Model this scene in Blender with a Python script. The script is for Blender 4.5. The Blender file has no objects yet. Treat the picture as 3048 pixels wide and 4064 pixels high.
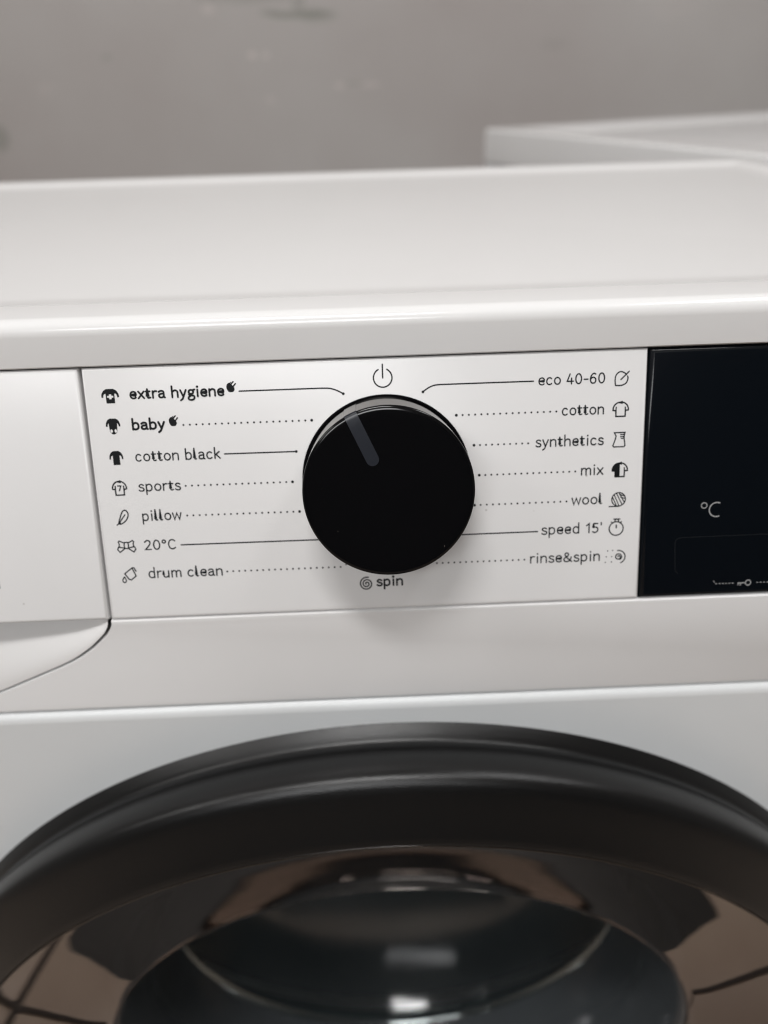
import bpy, bmesh, math, random
from mathutils import Vector, Matrix, geometry, noise
random.seed(7)
S = 0.001                      # everything below is written in millimetres
C = bpy.context.scene.collection
scene = bpy.context.scene

# ------------------------------------------------------------------ camera
Z0 = 766.0                     # height of the fascia's lower edge above the floor
cam_d = bpy.data.cameras.new('camera'); cam = bpy.data.objects.new('camera', cam_d); C.objects.link(cam)
scene.camera = cam
cam_d.sensor_fit = 'VERTICAL'; cam_d.sensor_height = 36; cam_d.sensor_width = 27; cam_d.lens = 25.074
cam_d.clip_start = 0.01; cam_d.clip_end = 50
fwd = Vector((0.014053, 0.852696, -0.522219)); 
right = Vector((0.999153, -0.032178, -0.025653)); upv = Vector((0.038678, 0.521416, 0.852426))
m = Matrix((right, upv, -fwd)).transposed().to_4x4()
m.translation = Vector((-3.8298*S, -177.4612*S, (145.1119+Z0)*S))
cam.matrix_world = m
cam_d.dof.use_dof = True; cam_d.dof.focus_distance = 0.198; cam_d.dof.aperture_fstop = 6.6

# ------------------------------------------------------------------ light
w = bpy.data.worlds.new('World'); scene.world = w; w.use_nodes = True
w.node_tree.nodes['Background'].inputs[0].default_value = (0.80, 0.84, 0.88, 1)
w.node_tree.nodes['Background'].inputs[1].default_value = 0.10
def area(name, loc, target, sx, sy, power, col):
    l = bpy.data.lights.new(name, 'AREA'); l.shape = 'RECTANGLE'; l.size = sx; l.size_y = sy
    l.energy = power; l.color = col
    o = bpy.data.objects.new(name, l); C.objects.link(o); o.location = loc
    o.rotation_euler = (Vector(target)-Vector(loc)).to_track_quat('-Z', 'Y').to_euler()
    return o
area('ceiling_or_fill_lamp', (-0.22, -0.72, 2.70), (0, 0.1, 0.8), 0.75, 0.20, 23, (1.0, 0.992, 0.985))
area('ceiling_or_fill_lamp', (-0.60, -2.70, 2.55), (0, 0.0, 0.7), 1.8, 0.40, 37, (0.98, 0.99, 1.0))  # fill added from the front to brighten the upright faces
area('ceiling_or_fill_lamp', (-1.7, -0.5, 2.70), (0, 0.2, 0.8), 0.35, 1.1, 16, (1.0, 0.985, 0.97))
area('ceiling_or_fill_lamp', (1.1, 0.1, 2.70), (0.3, 0.5, 0.8), 1.1, 0.30, 14, (0.99, 0.995, 1.0))  # fill added above the rear, brightens the second appliance and back rim
vs = scene.view_settings
vs.view_transform = 'Standard'; vs.look = 'None'; vs.exposure = 0.0; vs.gamma = 1.0
scene.cycles.max_bounces = 8; scene.cycles.transparent_max_bounces = 16
scene.cycles.use_denoising = True; scene.cycles.filter_width = 1.15

# ------------------------------------------------------------------ materials
def mat(name, col, rough=0.5, metal=0.0, ior=1.45, coat=0.0, spots=0.0, sscale=150, bump=0.0, bscale=400, vary=0.0, vscale=30):
    m = bpy.data.materials.new(name); m.use_nodes = True
    nt = m.node_tree; b = nt.nodes['Principled BSDF']
    b.inputs['Base Color'].default_value = (*col, 1); b.inputs['Roughness'].default_value = rough
    b.inputs['Metallic'].default_value = metal; b.inputs['IOR'].default_value = ior
    b.inputs['Coat Weight'].default_value = coat; b.inputs['Coat Roughness'].default_value = 0.05
    tc = nt.nodes.new('ShaderNodeTexCoord')
    if vary or spots:
        n = nt.nodes.new('ShaderNodeTexNoise'); n.inputs['Scale'].default_value = vscale; n.inputs['Detail'].default_value = 4
        nt.links.new(tc.outputs['Object'], n.inputs['Vector'])
        r = nt.nodes.new('ShaderNodeValToRGB')
        r.color_ramp.elements[0].position = 0.3; r.color_ramp.elements[1].position = 0.7
        r.color_ramp.elements[0].color = (*[c*(1-vary) for c in col], 1); r.color_ramp.elements[1].color = (*[min(1, c*(1+vary)) for c in col], 1)
        nt.links.new(n.outputs['Fac'], r.inputs['Fac'])
        last = r.outputs['Color']
        if spots:                                   # sparse specks of dust and grime
            v = nt.nodes.new('ShaderNodeTexVoronoi'); v.inputs['Scale'].default_value = sscale; v.inputs['Randomness'].default_value = 1
            nt.links.new(tc.outputs['Object'], v.inputs['Vector'])
            ns = nt.nodes.new('ShaderNodeTexNoise'); ns.inputs['Scale'].default_value = 90; nt.links.new(tc.outputs['Object'], ns.inputs['Vector'])
            mr = nt.nodes.new('ShaderNodeMapRange'); mr.inputs[1].default_value = 0.03; mr.inputs[2].default_value = 0.07
            mr.inputs[3].default_value = 1; mr.inputs[4].default_value = 0; nt.links.new(v.outputs['Distance'], mr.inputs[0])
            mr2 = nt.nodes.new('ShaderNodeMapRange'); mr2.inputs[1].default_value = 0.60; mr2.inputs[2].default_value = 0.66
            nt.links.new(ns.outputs['Fac'], mr2.inputs[0])
            mu = nt.nodes.new('ShaderNodeMath'); mu.operation = 'MULTIPLY'; nt.links.new(mr.outputs[0], mu.inputs[0]); nt.links.new(mr2.outputs[0], mu.inputs[1])
            mu2 = nt.nodes.new('ShaderNodeMath'); mu2.operation = 'MULTIPLY'; mu2.inputs[1].default_value = spots; nt.links.new(mu.outputs[0], mu2.inputs[0])
            mx = nt.nodes.new('ShaderNodeMixRGB'); nt.links.new(mu2.outputs[0], mx.inputs[0]); nt.links.new(last, mx.inputs[1]); mx.inputs[2].default_value = (0.25, 0.22, 0.19, 1)
            last = mx.outputs[0]
        nt.links.new(last, b.inputs['Base Color'])
    if bump:
        n = nt.nodes.new('ShaderNodeTexNoise'); n.inputs['Scale'].default_value = bscale; n.inputs['Detail'].default_value = 3
        nt.links.new(tc.outputs['Object'], n.inputs['Vector'])
        bp = nt.nodes.new('ShaderNodeBump'); bp.inputs['Strength'].default_value = bump; bp.inputs['Distance'].default_value = 0.0004
        nt.links.new(n.outputs['Fac'], bp.inputs['Height']); nt.links.new(bp.outputs['Normal'], b.inputs['Normal'])
    return m
def glass(name, tint, fres, rough=0.02, gl=(1, 1, 1), solid=0.0, scol=(.02, .02, .02)):
    m = bpy.data.materials.new(name); m.use_nodes = True; nt = m.node_tree
    nt.nodes.remove(nt.nodes['Principled BSDF']); out = nt.nodes['Material Output']
    t = nt.nodes.new('ShaderNodeBsdfTransparent'); t.inputs[0].default_value = (*tint, 1)
    g = nt.nodes.new('ShaderNodeBsdfGlossy'); g.inputs['Roughness'].default_value = rough; g.inputs[0].default_value = (*gl, 1)
    lw = nt.nodes.new('ShaderNodeLayerWeight'); lw.inputs[0].default_value = 0.5
    pw = nt.nodes.new('ShaderNodeMath'); pw.operation = 'POWER'; pw.inputs[1].default_value = 5; nt.links.new(lw.outputs['Facing'], pw.inputs[0])
    f = nt.nodes.new('ShaderNodeMath'); f.operation = 'MULTIPLY_ADD'; f.inputs[1].default_value = 1-fres; f.inputs[2].default_value = fres; nt.links.new(pw.outputs[0], f.inputs[0])
    mx = nt.nodes.new('ShaderNodeMixShader'); nt.links.new(f.outputs[0], mx.inputs[0])
    src = t.outputs[0]
    if solid:
        d = nt.nodes.new('ShaderNodeBsdfDiffuse'); d.inputs[0].default_value = (*scol, 1)
        m0 = nt.nodes.new('ShaderNodeMixShader'); m0.inputs[0].default_value = solid
        nt.links.new(t.outputs[0], m0.inputs[1]); nt.links.new(d.outputs[0], m0.inputs[2]); src = m0.outputs[0]
    nt.links.new(src, mx.inputs[1]); nt.links.new(g.outputs[0], mx.inputs[2]); nt.links.new(mx.outputs[0], out.inputs[0])
    return m
M = {}
M['white'] = mat('white_plastic', (0.728, 0.720, 0.716), 0.27, spots=0.5, vary=0.012, bump=0.03, bscale=900)
M['enamel'] = mat('white_enamel', (0.770, 0.763, 0.757), 0.17, vary=0.012, vscale=8, bump=0.03, bscale=300)
M['gloss_white'] = mat('gloss_white_plastic', (0.76, 0.752, 0.746), 0.09)
M['sheet'] = mat('white_painted_steel', (0.735, 0.75, 0.755), 0.35, vary=0.012, bump=0.04, bscale=500)
M['dark_gap'] = mat('dark_gap', (0.36, 0.36, 0.365), 0.7)  # seam backing, the shade of the gaps is put into its grey
M['display'] = mat('smoked_display_plastic', (0.003, 0.0042, 0.006), 0.15, ior=1.28)
M['knob_face'] = mat('black_gloss_plastic', (0.003, 0.003, 0.0035), 0.10, ior=1.33, spots=0.6, sscale=420, vary=0.01)
M['knob_ring'] = mat('black_knob_ring', (0.003, 0.003, 0.0035), 0.12, ior=1.25)
M['chrome'] = mat('polished_metal', (0.34, 0.33, 0.32), 0.02, metal=1.0)
M['chrome'].node_tree.nodes['Principled BSDF'].inputs['Specular Tint'].default_value = (0.35, 0.34, 0.33, 1)
M['pointer'] = mat('slate_pointer', (0.012, 0.014, 0.020), 0.28)
M['ink'] = mat('black_print', (0.003, 0.004, 0.005), 0.55, ior=1.3)
M['ink_soft'] = mat('dark_grey_print', (0.006, 0.008, 0.010), 0.55, ior=1.3)
M['pale_print'] = mat('pale_grey_print', (0.32, 0.32, 0.32), 0.5)
M['faint_print'] = mat('faint_grey_print', (0.009, 0.010, 0.012), 0.4)
M['door_ring'] = mat('graphite_satin_plastic', (0.0045, 0.0044, 0.0045), 0.28, ior=1.44, bump=0.25, bscale=2500)
M['door_cover'] = glass('tinted_cover', (0.50, 0.52, 0.54), 0.14, 0.02, (1.0, 0.90, 0.84))
M['bowl'] = glass('clear_glass', (0.80, 0.86, 0.87), 0.032, 0.12, solid=0.06, scol=(0.15, 0.20, 0.22))
M['bowl_wall'] = glass('thick_glass_wall', (0.55, 0.60, 0.62), 0.10, 0.10, solid=0.75, scol=(0.060, 0.067, 0.072))
M['rubber'] = mat('dark_rubber', (0.035, 0.038, 0.040), 0.5)
M['dark_frame'] = mat('black_door_frame', (0.012, 0.011, 0.011), 0.5, ior=1.3)
M['bead'] = mat('dark_polished_trim', (0.10, 0.095, 0.09), 0.12, metal=1.0)
M['drum'] = mat('drum_steel', (0.035, 0.035, 0.035), 0.4, metal=0.3)
M['grey_top'] = mat('pale_grey_laminate', (0.60, 0.59, 0.585), 0.4)

# ------------------------------------------------------------------ object helpers
def tag(o, label=None, cat=None, kind=None, group=None):
    if label: o['label'] = label
    if cat: o['category'] = cat
    if kind: o['kind'] = kind
    if group: o['group'] = group
    return o
def empty(name, loc, rz=0):
    o = bpy.data.objects.new(name, None); C.objects.link(o); o.location = loc; o.rotation_euler = (0, 0, rz); o.empty_display_size = 0.05
    return o
def build(name, verts, faces, material, parent=None, smooth=True, angle=0.6):
    me = bpy.data.meshes.new(name)
    me.from_pydata([tuple(c*S for c in v) for v in verts], [], faces)
    me.validate()
    bm = bmesh.new(); bm.from_mesh(me); bmesh.ops.remove_doubles(bm, verts=bm.verts, dist=1e-7)
    bmesh.ops.recalc_face_normals(bm, faces=bm.faces)
    return finish(name, bm, material, parent, smooth, angle, me)
def finish(name, bm, material, parent=None, smooth=True, angle=0.6, me=None):
    me = me or bpy.data.meshes.new(name)
    for f in bm.faces: f.smooth = smooth
    for e in bm.edges:
        e.smooth = not (len(e.link_faces) == 2 and e.calc_face_angle(0) > angle)
    bm.to_mesh(me); bm.free()
    me.materials.append(material)
    o = bpy.data.objects.new(name, me); C.objects.link(o)
    if parent: o.parent = parent
    return o
def plate(name, outline, depth, bevel, material, parent, y0=0.0, seg=3, angle=0.6):
    """outline in the (x, z) plane, front face at y = y0, body goes back (+y); front edges rounded"""
    bm = bmesh.new()
    vs_ = [bm.verts.new((x*S, y0*S, z*S)) for x, z in outline]
    f = bm.faces.new(vs_)
    r = bmesh.ops.extrude_face_region(bm, geom=[f])
    nv = [g for g in r['geom'] if isinstance(g, bmesh.types.BMVert)]
    bmesh.ops.translate(bm, verts=nv, vec=(0, depth*S, 0))
    bm.normal_update()
    if bevel:
        ed = [e for e in bm.edges if all(abs(v.co.y - y0*S) < 1e-9 for v in e.verts)]
        bmesh.ops.bevel(bm, geom=ed, offset=bevel*S, segments=seg, profile=0.5, affect='EDGES', clamp_overlap=True)
    bmesh.ops.recalc_face_normals(bm, faces=bm.faces)
    return finish(name, bm, material, parent, True, angle)
def lathe(name, prof, material, parent, cz=0.0, cx=0.0, seg=160, angle=0.6, closed=False):
    """profile of (radius, y) turned about the y axis"""
    V, F = [], []
    n = len(prof)
    for i in range(seg):
        a = 2*math.pi*i/seg
        for r, y in prof: V.append((cx+r*math.sin(a), y, cz+r*math.cos(a)))
    for i in range(seg):
        j = (i+1) % seg
        for k in range(n-1 if not closed else n):
            k2 = (k+1) % n
            F.append((i*n+k, j*n+k, j*n+k2, i*n+k2))
    return build(name, V, F, material, parent, True, angle)
def rrect(x0, x1, y0, y1, r, seg=6):
    pts = []
    for cx, cy, a0 in ((x1-r, y1-r, 0), (x0+r, y1-r, 90), (x0+r, y0+r, 180), (x1-r, y0+r, 270)):
        for i in range(seg+1):
            a = math.radians(a0+90*i/seg); pts.append((cx+r*math.cos(a), cy+r*math.sin(a)))
    return pts
def loft(name, x0, x1, y0, y1, rc, prof, material, parent, bottom=True):
    """rounded-rectangle slab whose edge follows prof = [(inset, z), ...]; last ring is filled"""
    V, F = [], []; ring = None
    for ins, z in prof:
        pts = rrect(x0+ins, x1-ins, y0+ins, y1-ins, max(rc-ins*0.5, 2.0))
        V += [(x, y, z) for x, y in pts]; ring = len(pts)
    for k in range(len(prof)-1):
        for i in range(ring):
            j = (i+1) % ring
            F.append((k*ring+i, k*ring+j, (k+1)*ring+j, (k+1)*ring+i))
    F.append(tuple((len(prof)-1)*ring+i for i in range(ring)))
    if bottom: F.append(tuple(reversed(range(ring))))
    return build(name, V, F, material, parent, True, 0.5)

# ------------------------------------------------------------------ print (flat ink on a surface): 2-D strokes in mm
class Ink:
    def __init__(s): s.V = []; s.F = []; s.h = 0.03
    def up(s): s.h += 0.0015
    def fill(s, *loops):
        s.up(); loops = [[Vector((x, y, 0)) for x, y in l] for l in loops]
        tris = geometry.tessellate_polygon(loops); flat = [p for l in loops for p in l]; b = len(s.V)
        s.V += [(p.x, -s.h, p.y) for p in flat]; s.F += [tuple(b+i for i in t) for t in tris]
    def disc(s, x, y, r, n=14): s.fill([(x+r*math.cos(2*math.pi*i/n), y+r*math.sin(2*math.pi*i/n)) for i in range(n)])
    def line(s, pts, w, closed=False, caps=True):
        s.up(); P = [Vector(p) for p in pts]; n = len(P); b = len(s.V)
        for i, p in enumerate(P):
            a = P[(i-1) % n] if (closed or i > 0) else None; c = P[(i+1) % n] if (closed or i < n-1) else None
            d0 = (p-a).normalized() if a is not None else (c-p).normalized(); d1 = (c-p).normalized() if c is not None else d0
            t = d0+d1; t = t.normalized() if t.length > 1e-6 else d1
            nn = Vector((-t.y, t.x)); k = 1/max(0.45, abs(nn.dot(Vector((-d1.y, d1.x)))))
            for sg in (1, -1): q = p+nn*(sg*w/2*k); s.V.append((q.x, -s.h, q.y))
        for i in range(n if closed else n-1):
            j = (i+1) % n; s.F.append((b+2*i, b+2*j, b+2*j+1, b+2*i+1))
        if caps and not closed:
            s.disc(P[0].x, P[0].y, w/2, 10); s.disc(P[-1].x, P[-1].y, w/2, 10)
    def arc(s, x, y, rx, ry, a0, a1, w, n=28, closed=False):
        s.line([(x+rx*math.cos(math.radians(a0+(a1-a0)*i/n)), y+ry*math.sin(math.radians(a0+(a1-a0)*i/n))) for i in range(n+(0 if closed else 1))], w, closed)
    def make(s, name, material, parent):
        me = bpy.data.meshes.new(name); me.from_pydata([tuple(c*S for c in v) for v in s.V], [], s.F); me.materials.append(material)
        o = bpy.data.objects.new(name, me); C.objects.link(o); o.parent = parent; return o
def smoothpts(pts, n=6, closed=False):
    P = [Vector(p) for p in pts]; out = []; N = len(P)
    for i in range(N if closed else N-1):
        p0 = P[(i-1) % N] if (closed or i > 0) else P[0]; p1 = P[i]; p2 = P[(i+1) % N]; p3 = P[(i+2) % N] if (closed or i < N-2) else P[-1]
        for k in range(n):
            t = k/n; q = 0.5*((2*p1)+(-p0+p2)*t+(2*p0-5*p1+4*p2-p3)*t*t+(-p0+3*p1-3*p2+p3)*t**3); out.append((q.x, q.y))
    if not closed: out.append((P[-1].x, P[-1].y))
    return out
# lettering drawn as strokes on a humanist sans skeleton; units: x-height = 1
def A_(cx, cy, rx, ry, a0, a1, n=12): return [(cx+rx*math.cos(math.radians(a0+(a1-a0)*i/n)), cy+ry*math.sin(math.radians(a0+(a1-a0)*i/n))) for i in range(n+1)]
ASC, CAP_, DSC = 1.46, 1.30, -0.44
def n_arch(x0, x1, top=0.93): return [(x0, 0.66)] + smoothpts([(x0, 0.66), (x0+(x1-x0)*.30, 0.88), (x0+(x1-x0)*.62, top+.01), (x0+(x1-x0)*.93, 0.82), (x1, 0.58)], 4) + [(x1, 0)]
def bowl_r(x0, w): return smoothpts([(x0, .74), (x0+w*.30, .90), (x0+w*.60, .935), (x0+w*.88, .78), (x0+w*.98, .47), (x0+w*.88, .17), (x0+w*.56, .02), (x0+w*.26, .04), (x0, .20)], 4)
def bowl_l(x1, w): return [(2*x1-0-x, y) for x, y in bowl_r(x1, w)]
GL = {
 'a': (.86, [smoothpts([(.08, .80), (.24, .91), (.42, .935), (.60, .86), (.66, .66)], 4)+[(.66, .20), (.70, .05), (.78, .02)], smoothpts([(.66, .55), (.40, .54), (.16, .46), (.08, .27), (.16, .08), (.36, .02), (.54, .08), (.66, .24)], 4)]),
 'b': (.92, [[(.10, ASC), (.10, 0)], bowl_r(.10, .68)]),
 'c': (.86, [smoothpts([(.68, .80), (.56, .90), (.42, .935), (.20, .82), (.08, .48), (.18, .13), (.42, .02), (.56, .05), (.69, .15)], 4)]),
 'd': (.94, [[(.76, ASC), (.76, 0)], bowl_l(.76, .68)]),
 'e': (.86, [[(.09, .50), (.74, .50)]+smoothpts([(.74, .50), (.72, .76), (.60, .90), (.42, .94), (.18, .82), (.08, .48), (.18, .13), (.44, .02), (.60, .06), (.72, .14)], 4)]),
 'g': (.86, [A_(.40, .65, .27, .28, 0, 360, 18), [(.62, .84), (.70, .93), (.84, .96)], smoothpts([(.24, .42), (.15, .30), (.20, .20), (.36, .16), (.54, .15), (.72, .08), (.78, -.10), (.68, -.32), (.42, -.41), (.16, -.36), (.06, -.20), (.12, -.04), (.27, .06)], 4)]),
 'h': (.92, [[(.10, ASC), (.10, 0)], n_arch(.10, .76)]),
 'i': (.42, [[(.20, .94), (.20, 0)], ('dot', .20, 1.30)]),
 'k': (.82, [[(.10, ASC), (.10, 0)], [(.66, .94), (.14, .48)], [(.26, .56), (.74, 0)]]),
 'l': (.50, [[(.13, ASC), (.13, .18)]+smoothpts([(.13, .18), (.17, .05), (.26, .02), (.36, .05)], 3)]),
 'm': (1.34, [[(.10, .94), (.10, 0)], n_arch(.10, .65), n_arch(.65, 1.20)]),
 'n': (.92, [[(.10, .94), (.10, 0)], n_arch(.10, .76)]),
 'o': (.92, [A_(.45, .48, .36, .455, 0, 360, 24)]),
 'p': (.92, [[(.10, .94), (.10, DSC)], bowl_r(.10, .68)]),
 'r': (.62, [[(.10, .94), (.10, 0)], smoothpts([(.10, .58), (.20, .80), (.36, .93), (.56, .91)], 4)]),
 's': (.74, [smoothpts([(.62, .81), (.48, .91), (.34, .935), (.16, .86), (.11, .70), (.22, .56), (.42, .47), (.60, .38), (.65, .22), (.56, .06), (.36, .01), (.18, .05), (.06, .15)], 4)]),
 't': (.64, [[(.22, 1.22), (.22, .22)]+smoothpts([(.22, .22), (.26, .06), (.38, .02), (.54, .07)], 3), [(.02, .92), (.52, .92)]]),
 'u': (.92, [[(.10, .94), (.10, .36)]+smoothpts([(.10, .36), (.17, .10), (.36, .02), (.56, .08), (.74, .28)], 4), [(.74, .94), (.74, 0)]]),
 'w': (1.18, [[(.05, .94), (.28, 0), (.58, .90), (.88, 0), (1.11, .94)]]),
 'x': (.80, [[(.06, .94), (.72, 0)], [(.72, .94), (.04, 0)]]),
 'y': (.80, [[(.05, .94), (.38, .02)], [(.72, .94), (.38, .02), (.26, -.26), (.04, -.42)]]),
 '&': (1.16, [smoothpts([(.98, .68), (.90, .34), (.70, .10), (.40, .0), (.16, .10), (.08, .34), (.18, .56), (.44, .76), (.62, .94), (.62, 1.14), (.44, 1.27), (.24, 1.18), (.22, .96), (.34, .78), (.62, .42), (1.04, .0)], 4)]),
 '0': (.96, [A_(.46, .65, .36, .65, 0, 360, 26)]),
 '1': (.70, [[(.10, 1.04), (.42, 1.29), (.42, 0)]]),
 '2': (.90, [smoothpts([(.08, 1.08), (.22, 1.24), (.42, 1.30), (.64, 1.20), (.70, .98), (.62, .70), (.38, .36), (.10, .02)], 4)+[(.78, .02)]]),
 '4': (.94, [[(.42, 1.30), (.08, .36), (.86, .36)], [(.62, .78), (.62, 0)]]),
 '5': (.86, [[(.66, 1.28), (.18, 1.28), (.14, .72)]+smoothpts([(.14, .72), (.36, .79), (.60, .70), (.70, .42), (.58, .12), (.32, .0), (.06, .12)], 4)]),
 '6': (.94, [smoothpts([(.74, 1.20), (.54, 1.29), (.28, 1.12), (.12, .76), (.11, .36), (.24, .07), (.46, .0), (.68, .10), (.78, .40), (.68, .68), (.46, .79), (.26, .71), (.12, .50)], 4)]),
 '-': (.66, [[(.08, .56), (.56, .56)]]),
 "'": (.30, [[(.12, 1.38), (.12, 1.08)]]),
 '\u00b0': (.62, [A_(.28, 1.08, .20, .21, 0, 360, 18)]),
 'C': (1.0, [smoothpts([(.86, 1.12), (.70, 1.25), (.50, 1.30), (.22, 1.14), (.09, .65), (.22, .16), (.50, .0), (.70, .05), (.88, .18)], 5)]),
 ' ': (.46, []),
}
def text(name, s, x0, x1, v, cap, weight, material, parent, h=0.03):
    """lettering whose box runs x0..x1 on baseline v; cap = height of a capital, weight = stroke width (mm)"""
    ky = cap/1.30; adv = 0; strokes = []
    for ch in s:
        wd, ls = GL[ch]
        for l in ls:
            strokes.append(('dot', l[1]+adv, l[2]) if l[0] == 'dot' else [(x+adv, y) for x, y in l])
        adv += wd+0.12
    xs = [x for l in strokes if l[0] != 'dot' for x, y in l]; a, b = min(xs), max(xs)
    kx = (x1-x0-weight)/(b-a); k = Ink()
    f = lambda x, y: (x0+weight/2+(x-a)*kx, v+weight/2*(1-2*max(0, min(1, y/1.0))*.5)+y*ky)
    for l in strokes:
        if l[0] == 'dot': k.disc(*f(l[1], l[2]), weight*.66, 12)
        else:
            pts = [f(x, y) for x, y in l]; cl = (Vector(pts[0])-Vector(pts[-1])).length < 1e-4
            k.line(pts[:-1] if cl else pts, weight, cl)
    return k.make(name, material, parent)

# ------------------------------------------------------------------ room: floor and wall
DK, PL_ = (0.24, 0.24, 0.21), (0.58, 0.53, 0.50)
WALL_MARKS = [(-0.100, 1.004, 0.060, 0.006, DK, .75), (-0.150, 1.008, 0.020, 0.005, DK, .6), (-0.070, 1.002, 0.040, 0.011, DK, .45), (-0.100, 1.020, 0.012, 0.018, DK, .4), (-0.188, 0.947, 0.008, 0.006, PL_, .7), (-0.164, 0.946, 0.008, 0.006, PL_, .5),
              (-0.035, 0.897, 0.012, 0.005, PL_, .5), (-0.01, 0.90, 0.02, 0.004, DK, .25), (0.02, 0.897, 0.02, 0.005, PL_, .4), (-0.163, 0.878, 0.01, 0.007, PL_, .3), (-0.255, 1.015, 0.012, 0.008, PL_, .4), (-0.445, 0.950, 0.012, 0.005, DK, .4),
              (-0.18, 1.032, 0.09, 0.010, DK, .35), (-0.67, 0.832, 0.02, 0.025, DK, .6), (-0.56, 0.905, 0.02, 0.012, PL_, .12), (0.35, 0.95, 0.03, 0.01, DK, .12), (0.55, 1.0, 0.05, 0.02, PL_, .12)]
def wall_material():
    m = bpy.data.materials.new('painted_wall'); m.use_nodes = True; nt = m.node_tree; b = nt.nodes['Principled BSDF']
    tc = nt.nodes.new('ShaderNodeTexCoord'); n = nt.nodes.new('ShaderNodeTexNoise'); n.inputs['Scale'].default_value = 2.2; n.inputs['Detail'].default_value = 5
    nt.links.new(tc.outputs['Object'], n.inputs['Vector'])
    r = nt.nodes.new('ShaderNodeValToRGB'); r.color_ramp.elements[0].position = 0.32; r.color_ramp.elements[1].position = 0.68
    r.color_ramp.elements[0].color = (0.385, 0.348, 0.332, 1); r.color_ramp.elements[1].color = (0.45, 0.428, 0.412, 1)
    nt.links.new(n.outputs['Fac'], r.inputs['Fac']); last = r.outputs['Color']
    sep = nt.nodes.new('ShaderNodeSeparateXYZ'); nt.links.new(tc.outputs['Object'], sep.inputs[0])
    nn = nt.nodes.new('ShaderNodeTexNoise'); nn.inputs['Scale'].default_value = 22; nt.links.new(tc.outputs['Object'], nn.inputs['Vector'])
    def smudge(last, x, z, rx, rz, col, k):
        d = []
        for ax, c, r_ in ((0, x, rx), (2, z, rz)):
            a = nt.nodes.new('ShaderNodeMath'); a.operation = 'SUBTRACT'; nt.links.new(sep.outputs[ax], a.inputs[0]); a.inputs[1].default_value = c
            q = nt.nodes.new('ShaderNodeMath'); q.operation = 'DIVIDE'; nt.links.new(a.outputs[0], q.inputs[0]); q.inputs[1].default_value = r_
            p = nt.nodes.new('ShaderNodeMath'); p.operation = 'MULTIPLY'; nt.links.new(q.outputs[0], p.inputs[0]); nt.links.new(q.outputs[0], p.inputs[1]); d.append(p)
        s_ = nt.nodes.new('ShaderNodeMath'); s_.operation = 'ADD'; nt.links.new(d[0].outputs[0], s_.inputs[0]); nt.links.new(d[1].outputs[0], s_.inputs[1])
        w_ = nt.nodes.new('ShaderNodeMath'); w_.operation = 'MULTIPLY_ADD'; nt.links.new(nn.outputs['Fac'], w_.inputs[0]); w_.inputs[1].default_value = 1.6; nt.links.new(s_.outputs[0], w_.inputs[2])
        mr = nt.nodes.new('ShaderNodeMapRange'); nt.links.new(w_.outputs[0], mr.inputs[0]); mr.inputs[1].default_value = 1.2; mr.inputs[2].default_value = 2.0; mr.inputs[3].default_value = k; mr.inputs[4].default_value = 0
        mx = nt.nodes.new('ShaderNodeMixRGB'); nt.links.new(mr.outputs[0], mx.inputs[0]); nt.links.new(last, mx.inputs[1]); mx.inputs[2].default_value = (*col, 1)
        return mx.outputs[0]
    for a in WALL_MARKS: last = smudge(last, *a)
    nt.links.new(last, b.inputs['Base Color'])
    b.inputs['Roughness'].default_value = 0.55
    return m
M['wall'] = wall_material()
def floor_material():
    m = bpy.data.materials.new('tan_floor_tile'); m.use_nodes = True; nt = m.node_tree; b = nt.nodes['Principled BSDF']
    tc = nt.nodes.new('ShaderNodeTexCoord'); n = nt.nodes.new('ShaderNodeTexNoise'); n.inputs['Scale'].default_value = 6; n.inputs['Detail'].default_value = 6
    nt.links.new(tc.outputs['Object'], n.inputs['Vector'])
    r = nt.nodes.new('ShaderNodeValToRGB'); r.color_ramp.elements[0].position = 0.35; r.color_ramp.elements[1].position = 0.7
    r.color_ramp.elements[0].color = (0.40, 0.31, 0.25, 1); r.color_ramp.elements[1].color = (0.52, 0.43, 0.35, 1)
    nt.links.new(n.outputs['Fac'], r.inputs['Fac']); nt.links.new(r.outputs['Color'], b.inputs['Base Color']); b.inputs['Roughness'].default_value = 0.35
    return m
M['tile'] = floor_material(); M['grout'] = mat('dark_grout', (0.06, 0.05, 0.045), 0.8)
fl = build('floor', [(-4000, -4000, -6), (4000, -4000, -6), (4000, 1600, -6), (-4000, 1600, -6)], [(0, 1, 2, 3)], M['grout']); tag(fl, kind='structure')
tile_me = None
for i in range(-4, 4):
    for j in range(-5, 1):
        if tile_me is None:
            t = plate('floor_tile', rrect(-348, 348, -298, 298, 3, 2), 6, 1.5, M['tile'], fl, 0, 2)
            for q in t.data.vertices: q.co = Vector((q.co.x, q.co.z, -q.co.y))
            t.data.flip_normals(); tile_me = t.data
        else:
            t = bpy.data.objects.new('floor_tile', tile_me); C.objects.link(t); t.parent = fl
        t.location = ((i*704+52)*S, (j*604+97)*S, 0)
wl = build('wall', [(-3000, 1330, 0), (3000, 1330, 0), (3000, 1330, 2700), (-3000, 1330, 2700), (-3000, 1430, 0), (3000, 1430, 0), (3000, 1430, 2700), (-3000, 1430, 2700)],
           [(0, 1, 2, 3), (4, 7, 6, 5), (0, 4, 5, 1), (3, 2, 6, 7), (1, 5, 6, 2), (0, 3, 7, 4)], M['wall'], None, False); tag(wl, kind='structure')

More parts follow.
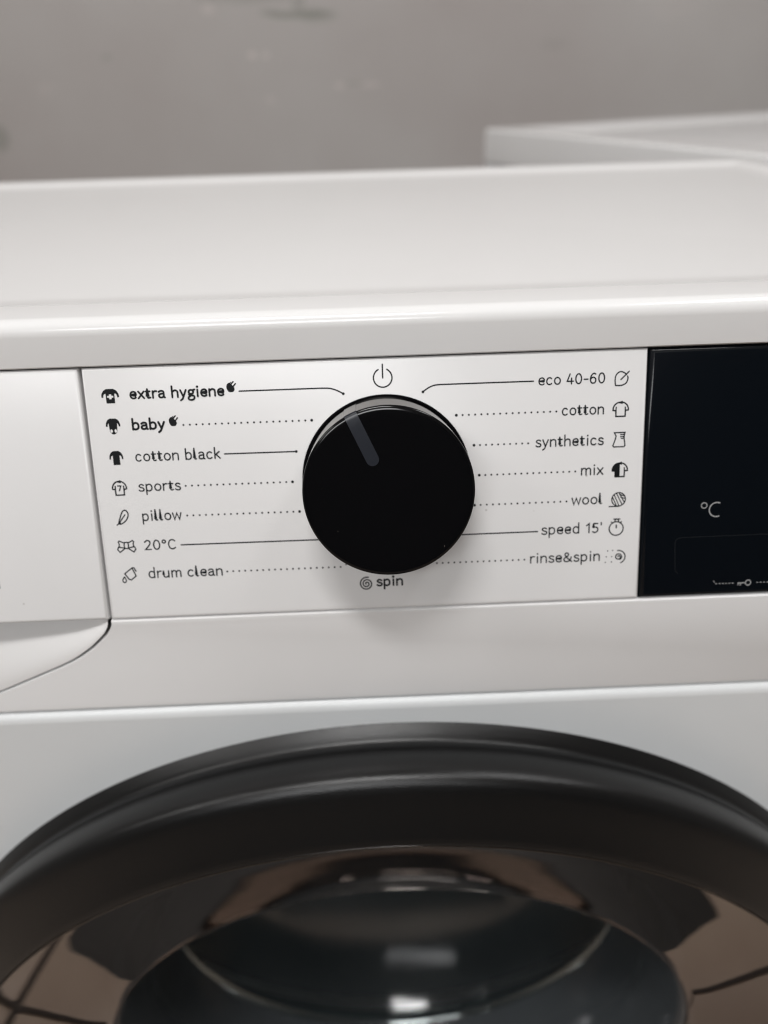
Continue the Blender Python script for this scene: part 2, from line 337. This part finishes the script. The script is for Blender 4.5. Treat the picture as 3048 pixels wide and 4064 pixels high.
M['far_wall'] = mat('grey_wall', (0.42, 0.42, 0.41), 0.7); M['ceiling'] = mat('white_ceiling', (0.70, 0.69, 0.68), 0.8)
def slab(name, x0, x1, y0, y1, z0, z1, m):
    o = build(name, [(x, y, z) for x in (x0, x1) for y in (y0, y1) for z in (z0, z1)], [(0, 1, 3, 2), (4, 6, 7, 5), (0, 4, 5, 1), (2, 3, 7, 6), (0, 2, 6, 4), (1, 5, 7, 3)], m, None, False)
    return tag(o, kind='structure')
slab('wall', -3000, 3000, -3300, -3200, 0, 2700, mat('dark_wall', (0.045, 0.042, 0.040), 0.7))  # unseen front wall, coloured dark to keep reflections in door and display black
slab('wall', -3100, -3001, -3200, 1329, 0, 2700, M['far_wall']); slab('wall', 3001, 3100, -3200, 1329, 0, 2700, M['far_wall'])
slab('ceiling', -3100, 3100, -3300, 1430, 2752, 2800, M['ceiling'])

mt = plate('dark_floor_standin', rrect(-289, 289, -(640), 136, 6, 3), 6, 1.5, M['drum'], None, 0, 2)  # added stand-in for the dark floor shape mirrored in the door glass
for q in mt.data.vertices: q.co = Vector((q.co.x, -q.co.z, 6*S-q.co.y))
mt.location = (0, 0, 0.0005)
tag(mt, 'flat black mat added for the dark floor shape reflected in the door', 'mat')
dm = plate('photographer_standin', rrect(-175, 175, 250, 760, 8, 3), 7, 2, M['drum'], None, 0, 2)  # added stand-in for the photographer, darkens the middle of the door reflection
for q in dm.data.vertices: q.co = Vector((q.co.x, -q.co.z, 7*S-q.co.y))
dm.location = (0, 0, 0.0005)
tag(dm, 'small dark doormat added to darken the door reflection', 'photographer_standin')

# ------------------------------------------------------------------ the washing machine
root = empty('washing_machine', (0, 200*S, 0))
tag(root, 'white front-loading washing machine with black programme knob and dark round door', 'washing machine')
BASE = Vector((0, -200*S, Z0*S))          # part frame: x across, y into the machine, z up from the fascia's lower edge
TILT = 0.3344
def part(o): o.location = BASE; return o
def tilted(o): o.location = BASE; o.rotation_euler = (-TILT, 0, 0); return o
HW = 275.0
def rect(x0, x1, z0, z1): return [(x0, z0), (x1, z0), (x1, z1), (x0, z1)]
# cabinet with its two side walls, back and base
for x0, x1 in ((-HW+0.2, -HW+1.4), (HW-1.4, HW-0.2)):
    part(build('side_panel', [(x, y, z) for x in (x0, x1) for y, z in ((14, -748), (372, -748), (372, 74), (32, 74), (14, -1))], [(0, 1, 2, 3, 4), (9, 8, 7, 6, 5)]+[(i, (i+1) % 5, 5+(i+1) % 5, 5+i) for i in range(5)], M['sheet'], root, False))
part(plate('back_panel', rect(-HW+1.3, HW-1.3, -748, 73), 1.5, 0, M['sheet'], root, 370))
part(build('base', [(x, y, z) for x in (-HW+1.3, HW-1.3) for y in (12, 368) for z in (-750, -742)], [(0, 1, 3, 2), (4, 6, 7, 5), (0, 4, 5, 1), (2, 3, 7, 6), (0, 2, 6, 4), (1, 5, 7, 3)], M['sheet'], root, False))
for sx in (-250, 250):
    for sy in (50, 340):
        f = loft('foot', sx-22, sx+22, sy-22, sy+22, 20, [(4, -766), (3, -764), (3, -752), (6, -749)], M['rubber'], root); part(f)
# worktop: soft front edge, flat rim, shallow step down to the main field
part(loft('worktop', -HW-1, HW+1, 25.3, 380, 12,
     [(1.0, 74.35), (0.5, 74.4), (0, 74.9), (0, 83.6), (0.08, 84.4), (0.45, 85.7), (1.2, 86.8), (2.3, 87.55), (3.6, 87.93), (4.6, 88.0),
      (5.2, 88.0), (18.2, 88.0), (18.7, 87.95), (19.3, 87.7), (20.5, 87.25), (26, 86.5), (32, 86.05), (34, 85.98), (36, 85.96)], M['enamel'], root))
# backing behind the seams
plate('inner_frame', [(-HW+3, 0.8), (HW-3, 0.8), (HW-3, 77), (-HW+3, 77)], 8, 0, M['dark_gap'], root, 4.6)
tilted(C.objects['inner_frame'])
# fascia plates, tilted back
drawer = tilted(plate('detergent_drawer', rect(-HW, -89.15, 0.3, 78.45), 4.4, 1.15, M['white'], root, 0))
panel = tilted(plate('control_panel', rect(-88.35, 79.55, 0.3, 78.45), 4.4, 1.15, M['white'], root, 0))
display = tilted(plate('display', rect(79.95, 268, 0.3, 78.45), 4.4, 1.5, M['display'], root, 0))
endcap = tilted(plate('side_fascia', rect(268.6, HW, 0.3, 78.45), 4.4, 1.15, M['white'], root, 0))
# lower trim band with the cut-out for the drawer grip
curve = [(-88.6, -0.5), (-88.9, -2.2), (-89.7, -3.9), (-91.2, -6.1), (-93.6, -8.5), (-96.0, -10.8), (-98.8, -13.0), (-101.6, -15.0), (-104.6, -16.8), (-108.8, -18.9),
         (-113.2, -20.9), (-118, -23.1), (-122.7, -25.2), (-127.5, -27.4), (-132.4, -29.5), (-140, -32.4), (-150, -34.6), (-165, -36.2), (-185, -36.9)]
outline = [(HW, -0.5), (HW, -38.6), (-HW, -38.6), (-HW, -37.2)] + [(-280, -37.2), (-250, -37.2), (-215, -37.1)] + list(reversed(curve))
outline = list(reversed(outline))
part(plate('lower_trim', outline, 9, 0.5, M['white'], root, 0.0, 2))
part(plate('trim_backing', rect(-HW+2, -87, -39, -1), 2, 0, M['dark_gap'], root, 26.5))
part(plate('seam_strip', rect(-87, HW-2, -39.5, 1.0), 3, 0, M['dark_gap'], root, 9.2))
# grip recess under the drawer: concave scoop that ends flush along the curve
cv = [(x-0.9, z+0.55) for x, z in curve] + [(-215, -36.5), (-250, -36.6), (-290, -36.6)]
cv = smoothpts(cv, 3)
V, F = [], []; NS = 18
for x, z in cv:
    L = max(-z-0.25, 0.01); d = 17*(1-math.exp(-L/13.0))
    for k in range(NS+1):
        s = k/NS
        V.append((x, d*(1-s)**1.7 + 0.15, -0.25 - L*(s**1.15)))
for i in range(len(cv)-1):
    for k in range(NS): a = i*(NS+1)+k; F.append((a, a+1, a+NS+2, a+NS+1))
sc = build('grip_recess', V, F, M['gloss_white'], root, True, 1.2); part(sc)
# painted steel front with the porthole opening
DZ = -267.7
V, F = [], []; NSEG = 128; RO = 168
xs0, xs1, zt_, zb_ = -HW, HW, -43.5, -640
for i in range(NSEG):
    a = 2*math.pi*i/NSEG; s, c = math.sin(a), math.cos(a)
    V.append((RO*s, -1.0, DZ+RO*c))
    tx = (HW/abs(s)) if abs(s) > 1e-6 else 1e9; tz = ((zt_-DZ)/c) if c > 1e-6 else ((DZ-zb_)/(-c) if c < -1e-6 else 1e9)
    t = min(tx, tz); V.append((t*s, -1.0, DZ+t*c)); V.append((RO*s, 20.0, DZ+RO*c))
for i in range(NSEG):
    j = (i+1) % NSEG; F.append((3*i, 3*j, 3*j+1, 3*i+1)); F.append((3*i, 3*i+2, 3*j+2, 3*j))
b = len(V)      # corners
for (x, z) in ((HW, zt_), (-HW, zt_), (HW, zb_), (-HW, zb_)):
    V.append((x, -1.0, z)); ci = len(V)-1
    best = sorted(range(NSEG), key=lambda i: (V[3*i+1][0]-x)**2+(V[3*i+1][2]-z)**2)[:2]
    i0, i1 = sorted(best);  F.append((3*i0+1, 3*i1+1, ci))
fr = build('front_panel', V, F, M['sheet'], root, True, 0.5); part(fr)
lip = [(-1.0, -43.5), (-0.85, -42.0), (-0.3, -40.8), (0.8, -39.9), (2.4, -39.5), (12, -39.4)]
V = [(x, y, z) for x in (-HW, HW) for y, z in lip]; n = len(lip)
part(build('front_panel_lip', V, [(k, k+1, n+k+1, n+k) for k in range(n-1)], M['sheet'], root, True, 1.5))
part(plate('kickboard', rect(-HW, HW, -750, -642), 12, 1.0, M['sheet'], root, -1.0))

# ---------------- door
door = lathe('door', [(207, -0.9), (217.2, -0.9), (217.0, -1.3), (216.2, -2.6), (215.2, -4.2), (214.3, -5.4), (213.6, -6.2), (213.4, -7.2), (213.6, -8.6), (214.3, -10.2),
        (215.3, -12), (216.3, -15), (216.9, -18.5), (217.0, -21.0), (216.7, -22.8), (215.8, -24.4), (214.0, -25.8), (211.5, -27.0), (207, -28.9), (202, -31.0), (198, -32.9), (196.2, -33.8), (195.3, -34.0), (194.9, -33.6), (194.6, -30), (194.6, -20), (200, -6), (207, -0.9)],
        M['door_ring'], root, DZ, 0, 256, 0.9)
part(door)
cover = lathe('door_cover', [(194.5, -33.2), (190, -31.9), (182, -29.4), (172, -26.4), (160, -22.8), (150, -19.8), (143, -17.6), (140.3, -16.8), (139.2, -16.2), (138.8, -15.2), (139.0, -13.5)], M['door_cover'], door, DZ, 0, 200, 0.9)
bead = lathe('door_cover_rim', [(194.4, -33.5), (194.0, -33.9), (193.7, -33.6), (193.8, -33.2)], M['bead'], door, DZ, 0, 200, 2.0)
bowl = lathe('glass_bowl', [(139.6, -14), (138.2, -13.5), (136.5, -9), (134.2, 0), (131.5, 14), (130, 30), (129.2, 44), (128.6, 49.5)], M['bowl_wall'], door, DZ, 0, 200, 0.9)
lathe('bowl_end', [(128.6, 49.6), (127.0, 52.2), (123.5, 53.2), (116, 52.0), (100, 49), (80, 47), (50, 46), (20, 45.5), (0.0001, 45.4)], M['bowl'], door, DZ, 0, 200, 0.9)
rim = lathe('bowl_edge', [(129.3, 49.2), (129.8, 50.6), (129.0, 52.2), (127.6, 52.8)], M['chrome'], door, DZ, 0, 200, 2.0)
gk = lathe('gasket', [(167, 2), (160, 4), (152, 6), (145, 12), (141, 20), (146, 30), (140, 42), (138, 58), (146, 66), (160, 74), (178, 84)], M['rubber'], root, DZ, 0, 160, 1.2); part(gk)
dr = lathe('drum', [(176, 88), (182, 92), (182, 290), (176, 300), (120, 306), (60, 300), (20, 296), (0.5, 296)], M['drum'], root, DZ, 0, 120, 0.8); part(dr)

lathe('inner_frame', [(194.5, -21), (180, -14), (165, -6), (152, 2), (147, 10), (146, 24)], M['dark_frame'], door, DZ, 0, 160, 1.0)
# ---------------- programme knob
KX, KZ = 0.53, 41.94
def knob_lathe(name, prof, material, parent, ang=0.7):
    return lathe(name, [(r, -h) for r, h in prof], material, parent, KZ, KX, 192, ang)
knob = knob_lathe('program_knob', [(24.0, 0.35), (25.15, 0.4), (24.97, 3), (24.5, 11), (24.04, 20.35), (22, 20.4)], M['chrome'], root); tilted(knob)
knob_lathe('knob_base_ring', [(25.8, -0.5), (25.8, 0.3), (25.7, 0.4), (25.0, 0.4), (24.0, 0.3)], M['knob_ring'], knob)
CAPP = [(22, 20.38), (24.03, 20.38), (24.05, 20.44), (23.97, 20.66), (23.78, 20.85), (23.5, 20.99), (23.1, 21.09), (22.5, 21.14), (20, 21.15), (10, 21.15), (0.0001, 21.15)]
knob_lathe('knob_cap', CAPP, M['knob_face'], knob, 0.9)
# pointer strip: follows the cap profile, round inner end, and a bright tab down the side
ang = math.radians(-24.3); dx, dz = math.sin(ang), math.cos(ang); nx_, nz_ = dz, -dx
def strip(name, prof, hw, material, tip=None, lift=0.10):
    V, F = [], []
    rows = []
    if tip:
        for k in range(7):
            a = math.pi/2*k/6; rows.append((tip+hw-hw*math.cos(a), 21.15, hw*math.sin(a)))
    rows += [(r, h, hw) for r, h in prof]
    for (r, h, w_) in rows:
        for sgn in (-1, -0.4, 0.4, 1):
            off = sgn*w_; rr = math.sqrt(max((r+ (lift if h < 21 else 0))**2-off*off, 0)) if r > 15 else r
            V.append((KX+dx*rr+nx_*off, -(h+(lift if h > 19 else 0)), KZ+dz*rr+nz_*off))
    for i in range(len(rows)-1):
        for k in range(3): F.append((4*i+k, 4*i+k+1, 4*i+k+5, 4*i+k+4))
    return build(name, V, F, material, knob, True, 0.5)
fil = [(12, 21.15), (16, 21.15), (20, 21.15), (22.5, 21.14), (23.1, 21.09), (23.5, 20.99), (23.78, 20.85), (23.97, 20.66), (24.05, 20.4)]
strip('pointer_gap', fil, 2.0, M['knob_ring'], 8.15, 0.03)
strip('pointer', fil, 1.80, M['pointer'], 8.4, 0.09)
strip('pointer_tab_gap', [(24.05, 20.38), (24.5, 11), (24.97, 3), (25.1, 1.0)], 2.05, M['knob_ring'], None, 0.03)
strip('pointer_tab', [(24.05, 20.4), (24.5, 11), (24.97, 3), (25.1, 1.0)], 1.86, M['chrome'], None, 0.12)

# ---------------- print on the control panel
CAPH = 3.12
rows_l = [('extra hygiene', -74.83, -46.76, 68.82, 'b'), ('baby', -75.12, -65.14, 59.65, 'b'), ('cotton black', -75.13, -49.42, 50.2, ''), ('sports', -75.2, -62.26, 41.0, ''),
          ('pillow', -75.0, -62.87, 31.8, ''), ('20\u00b0C', -75.3, -65.56, 22.55, ''), ('drum clean', -74.98, -51.88, 13.43, '')]
rows_r = [('eco 40-60', 46.7, 66.75, 68.55, ''), ('cotton', 53.89, 66.7, 59.3, ''), ('synthetics', 46.03, 66.92, 50.0, ''), ('mix', 60.14, 67.11, 40.8, ''),
          ('wool', 57.38, 67.0, 31.6, ''), ("speed 15'", 48.16, 67.11, 22.45, ''), ('rinse&spin', 44.7, 66.8, 13.3, '')]
for s, a, b_, v, wt in rows_l+rows_r:
    text('program_name', s, a, b_, v, CAPH, (0.56 if len(s) > 5 else 0.64) if wt else 0.42, M['ink'] if wt else M['ink_soft'], panel)
text('program_name', 'spin', -3.95, 4.5, 7.75, CAPH*1.0, 0.58, M['ink'], panel)

LW = 0.42
def leader(pts, dot=True, solid=True, spacing=1.916, n=None):
    k = Ink()
    if solid: k.line(pts, LW)
    if dot: k.disc(*pts[-1], 0.42)
    k.make('leader_line', M['ink'], panel)
def dots(x0, x1, v0, v1, big=True):
    """from the word (x0) to the knob (x1); the last dot is the large one"""
    n = round(abs(x1-x0)/1.90); k = Ink()
    for i in range(n+1):
        t = i/n; k.disc(x0+(x1-x0)*t, v0+(v1-v0)*t, 0.44 if (i == n and big) else 0.30, 12)
    k.make('leader_dots', M['ink'], panel)
leader([(-42.41, 70.17)]+[(-30, 70.17), (-18.5, 70.17)]+smoothpts([(-17.2, 70.15), (-15.4, 70.0), (-13.7, 69.45), (-12.5, 68.85), (-11.6, 68.3)], 4))
dots(-59.76, -21.43, 60.82, 60.8); leader([(-48.26, 51.65), (-26.6, 51.58)])
dots(-60.82, -28.31, 42.35, 42.34); dots(-61.23, -26.72, 33.08, 33.0); leader([(-63.96, 23.88), (-21.0, 23.8)])
k = Ink()
for i in range(20): k.disc(-50.44+i*1.868, 14.72, 0.30, 12)
k.disc(-13.2, 15.5, 0.30, 12); k.disc(-11.9, 16.9, 0.44, 12); k.make('leader_dots', M['ink'], panel)
leader([(45.23, 69.97)]+[(30, 69.98), (19, 69.98)]+smoothpts([(17.4, 69.98), (15.8, 69.85), (14.3, 69.4), (13.1, 68.7), (12.15, 68.0)], 4))
dots(52.25, 22.04, 60.72, 60.7); dots(43.8, 27.29, 51.42, 51.45); dots(58.39, 28.84, 42.2, 42.18); dots(55.86, 27.3, 32.9, 32.86)
leader([(46.95, 23.66), (21.4, 23.62)])
k = Ink()
for i in range(16): k.disc(42.91-i*1.84, 14.7, 0.30, 12)
k.disc(13.4, 15.6, 0.44, 12); k.make('leader_dots', M['ink'], panel)
k = Ink(); k.disc(1.42, 10.87, 0.42); k.make('leader_dots', M['ink'], panel)

# ---------------- icons, drawn in a unit box and mapped to their place
def box(x0, y1, x1, y0): return lambda p: (x0+(x1-x0)*p[0], y0+(y1-y0)*p[1])
W_ = 0.44
def icon(name, bb, draw, material=None):
    k = Ink(); f = box(*bb); draw(k, f, lambda pts: [f(p) for p in pts]); k.make(name, material or M['ink_soft'], panel)
SH_OUT = smoothpts([(0.02, .45), (.03, .62), (.12, .82), (.28, .96), (.38, .985)], 4) + [(.62, .985)] + smoothpts([(.62, .985), (.72, .96), (.88, .82), (.97, .62), (.98, .45)], 4)
SH_CONT = [(.83, .43), (.80, .43), (.79, .02), (.21, .02), (.20, .43), (.17, .43)]
FILL_SH = smoothpts([(0, .42), (.02, .64), (.13, .87), (.30, 1.0)], 4) + smoothpts([(.70, 1.0), (.87, .87), (.98, .64), (1, .42)], 4) + [(.895, .39)] + smoothpts([(.885, .50), (.85, .62), (.79, .67)], 3) + [(.745, .66), (.745, 0), (.255, 0), (.255, .66), (.21, .67)] + smoothpts([(.205, .665), (.15, .62), (.115, .50)], 3) + [(.105, .39)]
def shirt(k, f, g):
    k.line(g(SH_OUT+SH_CONT), W_, closed=True); k.line(g([(.20, .45), (.215, .66)]), W_*.9); k.line(g([(.80, .45), (.785, .66)]), W_*.9)
def hyg(k, f, g):
    c, a, t = .5, .17, .065; cy = .46
    k.fill(g(FILL_SH), g([(c-t, cy-a), (c+t, cy-a), (c+t, cy-t), (c+a, cy-t), (c+a, cy+t), (c+t, cy+t), (c+t, cy+a), (c-t, cy+a), (c-t, cy+t), (c-a, cy+t), (c-a, cy-t), (c-t, cy-t)]))
def ell(cx, cy, rx, ry, n=14): return [(cx+rx*math.cos(2*math.pi*i/n), cy+ry*math.sin(2*math.pi*i/n)) for i in range(n)]
def babyi(k, f, g):
    sh = smoothpts([(0, .5), (.02, .68), (.13, .9), (.30, 1.0)], 4) + smoothpts([(.70, 1.0), (.87, .9), (.98, .68), (1, .5)], 4) + [(.88, .49)] + smoothpts([(.87, .58), (.84, .66), (.79, .70)], 3) + smoothpts([(.77, .35), (.74, .16), (.62, .04), (.5, 0), (.38, .04), (.26, .16), (.23, .35)], 4) + [(.21, .70)] + smoothpts([(.205, .70), (.16, .66), (.13, .58)], 3) + [(.12, .49)]
    k.fill(g(sh), g(ell(.355, .22, .085, .11)), g(ell(.645, .22, .085, .11)))
def blackshirt(k, f, g): k.fill(g(FILL_SH))
def sport(k, f, g): shirt(k, f, g); k.line(g([(.38, .68), (.60, .68), (.47, .32)]), W_*.9)
def feather(k, f, g):
    k.line(g(smoothpts([(.14, .10), (.28, .42), (.46, .78), (.62, .95), (.80, .97), (.95, .82), (.97, .62), (.84, .38), (.60, .18), (.34, .06), (.14, .10)], 4)), W_*.9)
    k.line(g([(0, 0), (.14, .08), (.30, .24), (.72, .68)]), W_*.8); k.fill(g([(.0, -.02), (.05, .05), (.24, .27), (.34, .14), (.3, .06), (.12, .03)]))
def bow(k, f, g):
    for s in (0, 1):
        q = (lambda pts: g([(x if s == 0 else 1-x, y) for x, y in pts]))
        k.line(q([(.40, .80), (.14, 1.0), (.08, .90), (.12, .72), (.10, .52), (.17, .44), (.40, .38)]), W_*.85)
        k.line(q([(.06, .47), (.0, .26), (.12, .02), (.32, .24), (.40, .34)]), W_*.85)
        k.line(q([(.06, .47), (.17, .44)]), W_*.85)
    k.line(g([(.40, .34), (.38, .60), (.40, .86), (.60, .86), (.62, .60), (.60, .34)]), W_*.85, closed=True)
def bucket(k, f, g):
    k.line(g([(.20, .60), (.74, .97), (.97, .42), (.62, .16), (.46, .22)]), W_*.9, closed=True)
    k.line(g([(.74, .97), (.88, .98), (1.0, .74)]), W_*.9)
    k.line(g(smoothpts([(.16, .38), (.24, .22), (.26, .10), (.16, 0), (.05, .04), (.02, .16), (.08, .28)], 4, True)), W_*.85, closed=True)
def leafi(k, f, g):
    k.line(g(smoothpts([(.04, .02), (.0, .38), (.05, .72), (.24, .94), (.46, .99), (.70, .88), (.82, .76)], 4)), W_*.9)
    k.line(g(smoothpts([(.90, .66), (.93, .48), (.82, .18), (.56, .03), (.28, .0), (.04, .02)], 4)), W_*.9)
    k.line(g([(.42, .42), (1.0, .99)]), W_*.9)
def flask(k, f, g):
    k.line(g([(.10, .98), (.95, .98), (.88, .72), (.90, .50), (.98, .08), (.90, .0), (.08, .0), (.0, .08), (.18, .50), (.24, .74)]), W_*.9, closed=True)
    k.line(g([(.60, .84), (.86, .84)]), W_*.8); k.line(g([(.60, .70), (.86, .70)]), W_*.8); k.line(g([(.66, .58), (.86, .58)]), W_*.8)
def mixi(k, f, g):
    shirt(k, f, g)
    k.fill(g([p for p in FILL_SH if p[0] <= .5] [:0] + [(.5, 0), (.5, 1.0), (.30, 1.0), (.13, .87), (.02, .64), (0, .42), (.18, .40), (.21, .40), (.22, 0)]))
def yarn(k, f, g):
    k.arc(*f((.57, .52)), 2.12, 2.12, 0, 360, W_*.85, 30, True); k.line(g([(0, .04), (.60, .04)]), W_*.85)
    for a, b2 in (((.30, .82), (.60, .10)), ((.20, .66), (.42, .16)), ((.44, .92), (.78, .18)), ((.60, .94), (.90, .36))): k.line(g([a, b2]), W_*.7)
    k.line(g([(.62, .86), (.92, .74)]), W_*.7); k.line(g([(.70, .66), (.98, .56)]), W_*.7)
def timer(k, f, g):
    k.arc(*f((.5, .42)), 2.2, 2.18, 0, 360, W_*.9, 30, True); k.line(g([(.5, .46), (.5, .62)]), W_); k.line(g([(.32, .98), (.72, .98)]), W_*.9)
    k.line(g([(.46, .96), (.38, .86)]), W_*.8); k.line(g([(.58, .96), (.66, .86)]), W_*.8); k.line(g([(.16, .82), (.26, .74)]), W_*.8); k.line(g([(.84, .82), (.74, .74)]), W_*.8)
def spiral(k, cx, cy, r0, r1, a0, turns, w):
    n = int(26*abs(turns)); k.line([(cx+(r0+(r1-r0)*i/n)*math.cos(math.radians(a0+360*turns*i/n)), cy+(r0+(r1-r0)*i/n)*math.sin(math.radians(a0+360*turns*i/n))) for i in range(n+1)], w)
def rsp(k, f, g):
    x, y = f((.66, .44)); spiral(k, x, y, 0.25, 1.05, 150, -1.1, W_*.85) ; k.arc(x-0.1, y, 2.15, 2.1, 98, -68, W_*.85); k.arc(x, y, .95, 1.0, 200, -60, W_*.8)
    for p in ((.12, .92), (.36, .94), (.06, .48), (.32, .48), (.02, .06), (.32, .08)): k.disc(*f(p), .21, 10)
icon('hygiene_icon', (-83.13, 72.18, -77.89, 67.94), hyg, M['ink']); icon('baby_icon', (-82.81, 63.47, -78.49, 58.72), babyi, M['ink'])
icon('black_shirt_icon', (-82.87, 53.76, -78.70, 49.51), blackshirt, M['ink']); icon('sports_shirt_icon', (-83.05, 44.46, -78.71, 40.18), sport)
icon('feather_icon', (-82.95, 35.6, -79.12, 30.9), feather); icon('bow_icon', (-83.64, 25.87, -78.02, 22.13), bow); icon('bucket_icon', (-83.24, 17.19, -78.74, 12.42), bucket)
icon('leaf_icon', (69.75, 71.89, 73.89, 67.77), leafi); icon('shirt_icon', (69.35, 62.78, 74.15, 58.47), shirt); icon('flask_icon', (69.72, 53.75, 73.53, 49.32), flask)
icon('half_black_shirt_icon', (69.72, 44.29, 74.54, 39.98), mixi, M['ink']); icon('yarn_icon', (69.2, 35.14, 74.27, 30.56), yarn); icon('stopwatch_icon', (69.31, 26.79, 74.01, 21.37), timer)
icon('rinse_spin_icon', (68.46, 16.83, 74.95, 12.49), rsp)
def power(k, f, g): k.arc(0.3, 72.55, 2.75, 2.75, 118, 118+304, 0.42, 40); k.line([(0.3, 76.5), (0.3, 72.5)], 0.42)
icon('power_icon', (0, 1, 1, 0), power, M['ink'])
def spin(k, f, g): spiral(k, -7.0, 8.85, 0.25, 2.2, 200, -2.35, 0.42)
icon('spin_icon', (0, 1, 1, 0), spin, M['ink'])
def plug(k, f, g):
    k.fill(g(smoothpts([(.0, .42), (.06, .74), (.26, .90), (.46, .84), (.84, .42), (.82, .14), (.66, .0), (.28, .0), (.14, .12)], 2, True)))
    k.line(g([(.40, .68), (.76, 1.0)]), .42); k.line(g([(.66, .46), (.98, .80)]), .42); k.line(g([(.28, .78), (.50, .95)]), .25)
icon('plug_icon', (-46.1, 73.0, -43.3, 70.0), plug, M['ink']); icon('plug_icon', (-64.0, 63.6, -61.3, 60.6), plug, M['ink'])

# ---------------- print on the display
k = Ink(); k.arc(99.01, 29.95, .88, .88, 0, 360, .28, 20, True); k.arc(103.0, 28.5, 2.3, 2.25, 68, 292, .36, 24); k.make('degree_mark', M['pale_print'], display)
k = Ink(); k.line([(91.9, 8.0)]+smoothpts([(91.0, 9.0), (90.8, 12), (90.6, 16), (90.5, 18.2), (91.0, 19.4), (92.2, 19.85)], 3)+[(118, 19.95), (121, 19.9)], .16); k.make('touch_key_outline', M['faint_print'], display)
k = Ink(); k.arc(114.7, 4.15, .85, .85, 0, 360, .30, 18, True); k.line([(113.85, 4.15), (111.4, 4.15)], .30); k.line([(112.4, 4.1), (112.2, 3.4)], .28); k.line([(111.6, 4.1), (111.5, 3.5)], .28)
k.make('key_icon', M['pale_print'], display)
k = Ink()
for i in range(6): k.line([(104.2+i*1.05, 4.2), (104.75+i*1.05, 4.15)], .24, False, False)
k.line([(103.5, 5.2), (103.9, 4.6)], .2)
for i in range(7): k.line([(117.4+i*1.1, 4.1), (117.95+i*1.1, 4.1)], .24, False, False)
k.make('lock_dashes', M['pale_print'], display)
# the brand lettering on the drawer, of which only the last stroke reaches into the frame
k = Ink(); k.line([(-121.55, 12.2), (-121.55, 15.6)], .5); k.make('drawer_print', M['pale_print'], drawer)

# ------------------------------------------------------------------ the second appliance, turned, behind on the right
ang2 = math.atan2(-165.0, 432.0)      # its left side runs from the far corner towards the viewer
nb = empty('white_appliance', (0, 0, 0))
tag(nb, 'white appliance standing turned behind the washing machine, its corner beside the wall', 'appliance')
nb.location = (157*S, 865*S, 0.003); nb.rotation_euler = (0, 0, math.atan2(163, 423))
loft('cabinet', 0, 600, -640, 0, 6, [(3, 12), (2, 15), (2, Z0+38), (3, Z0+40)], M['sheet'], nb)
loft('worktop', 0, 600, -640, 0, 7, [(1, Z0+41), (0, Z0+42), (0, Z0+76), (0.8, Z0+78.5), (3, Z0+80), (30, Z0+80.5), (40, Z0+80), (60, Z0+74), (70, Z0+73)], M['enamel'], nb)
loft('top_field', 72, 528, -568, -72, 14, [(0, Z0+73.2), (1, Z0+73.6)], M['grey_top'], nb)
for sx in (50, 550):
    for sy in (-590, -50): loft('foot', sx-22, sx+22, sy-22, sy+22, 20, [(4, 0), (3, 2), (3, 12), (6, 15)], M['rubber'], nb)
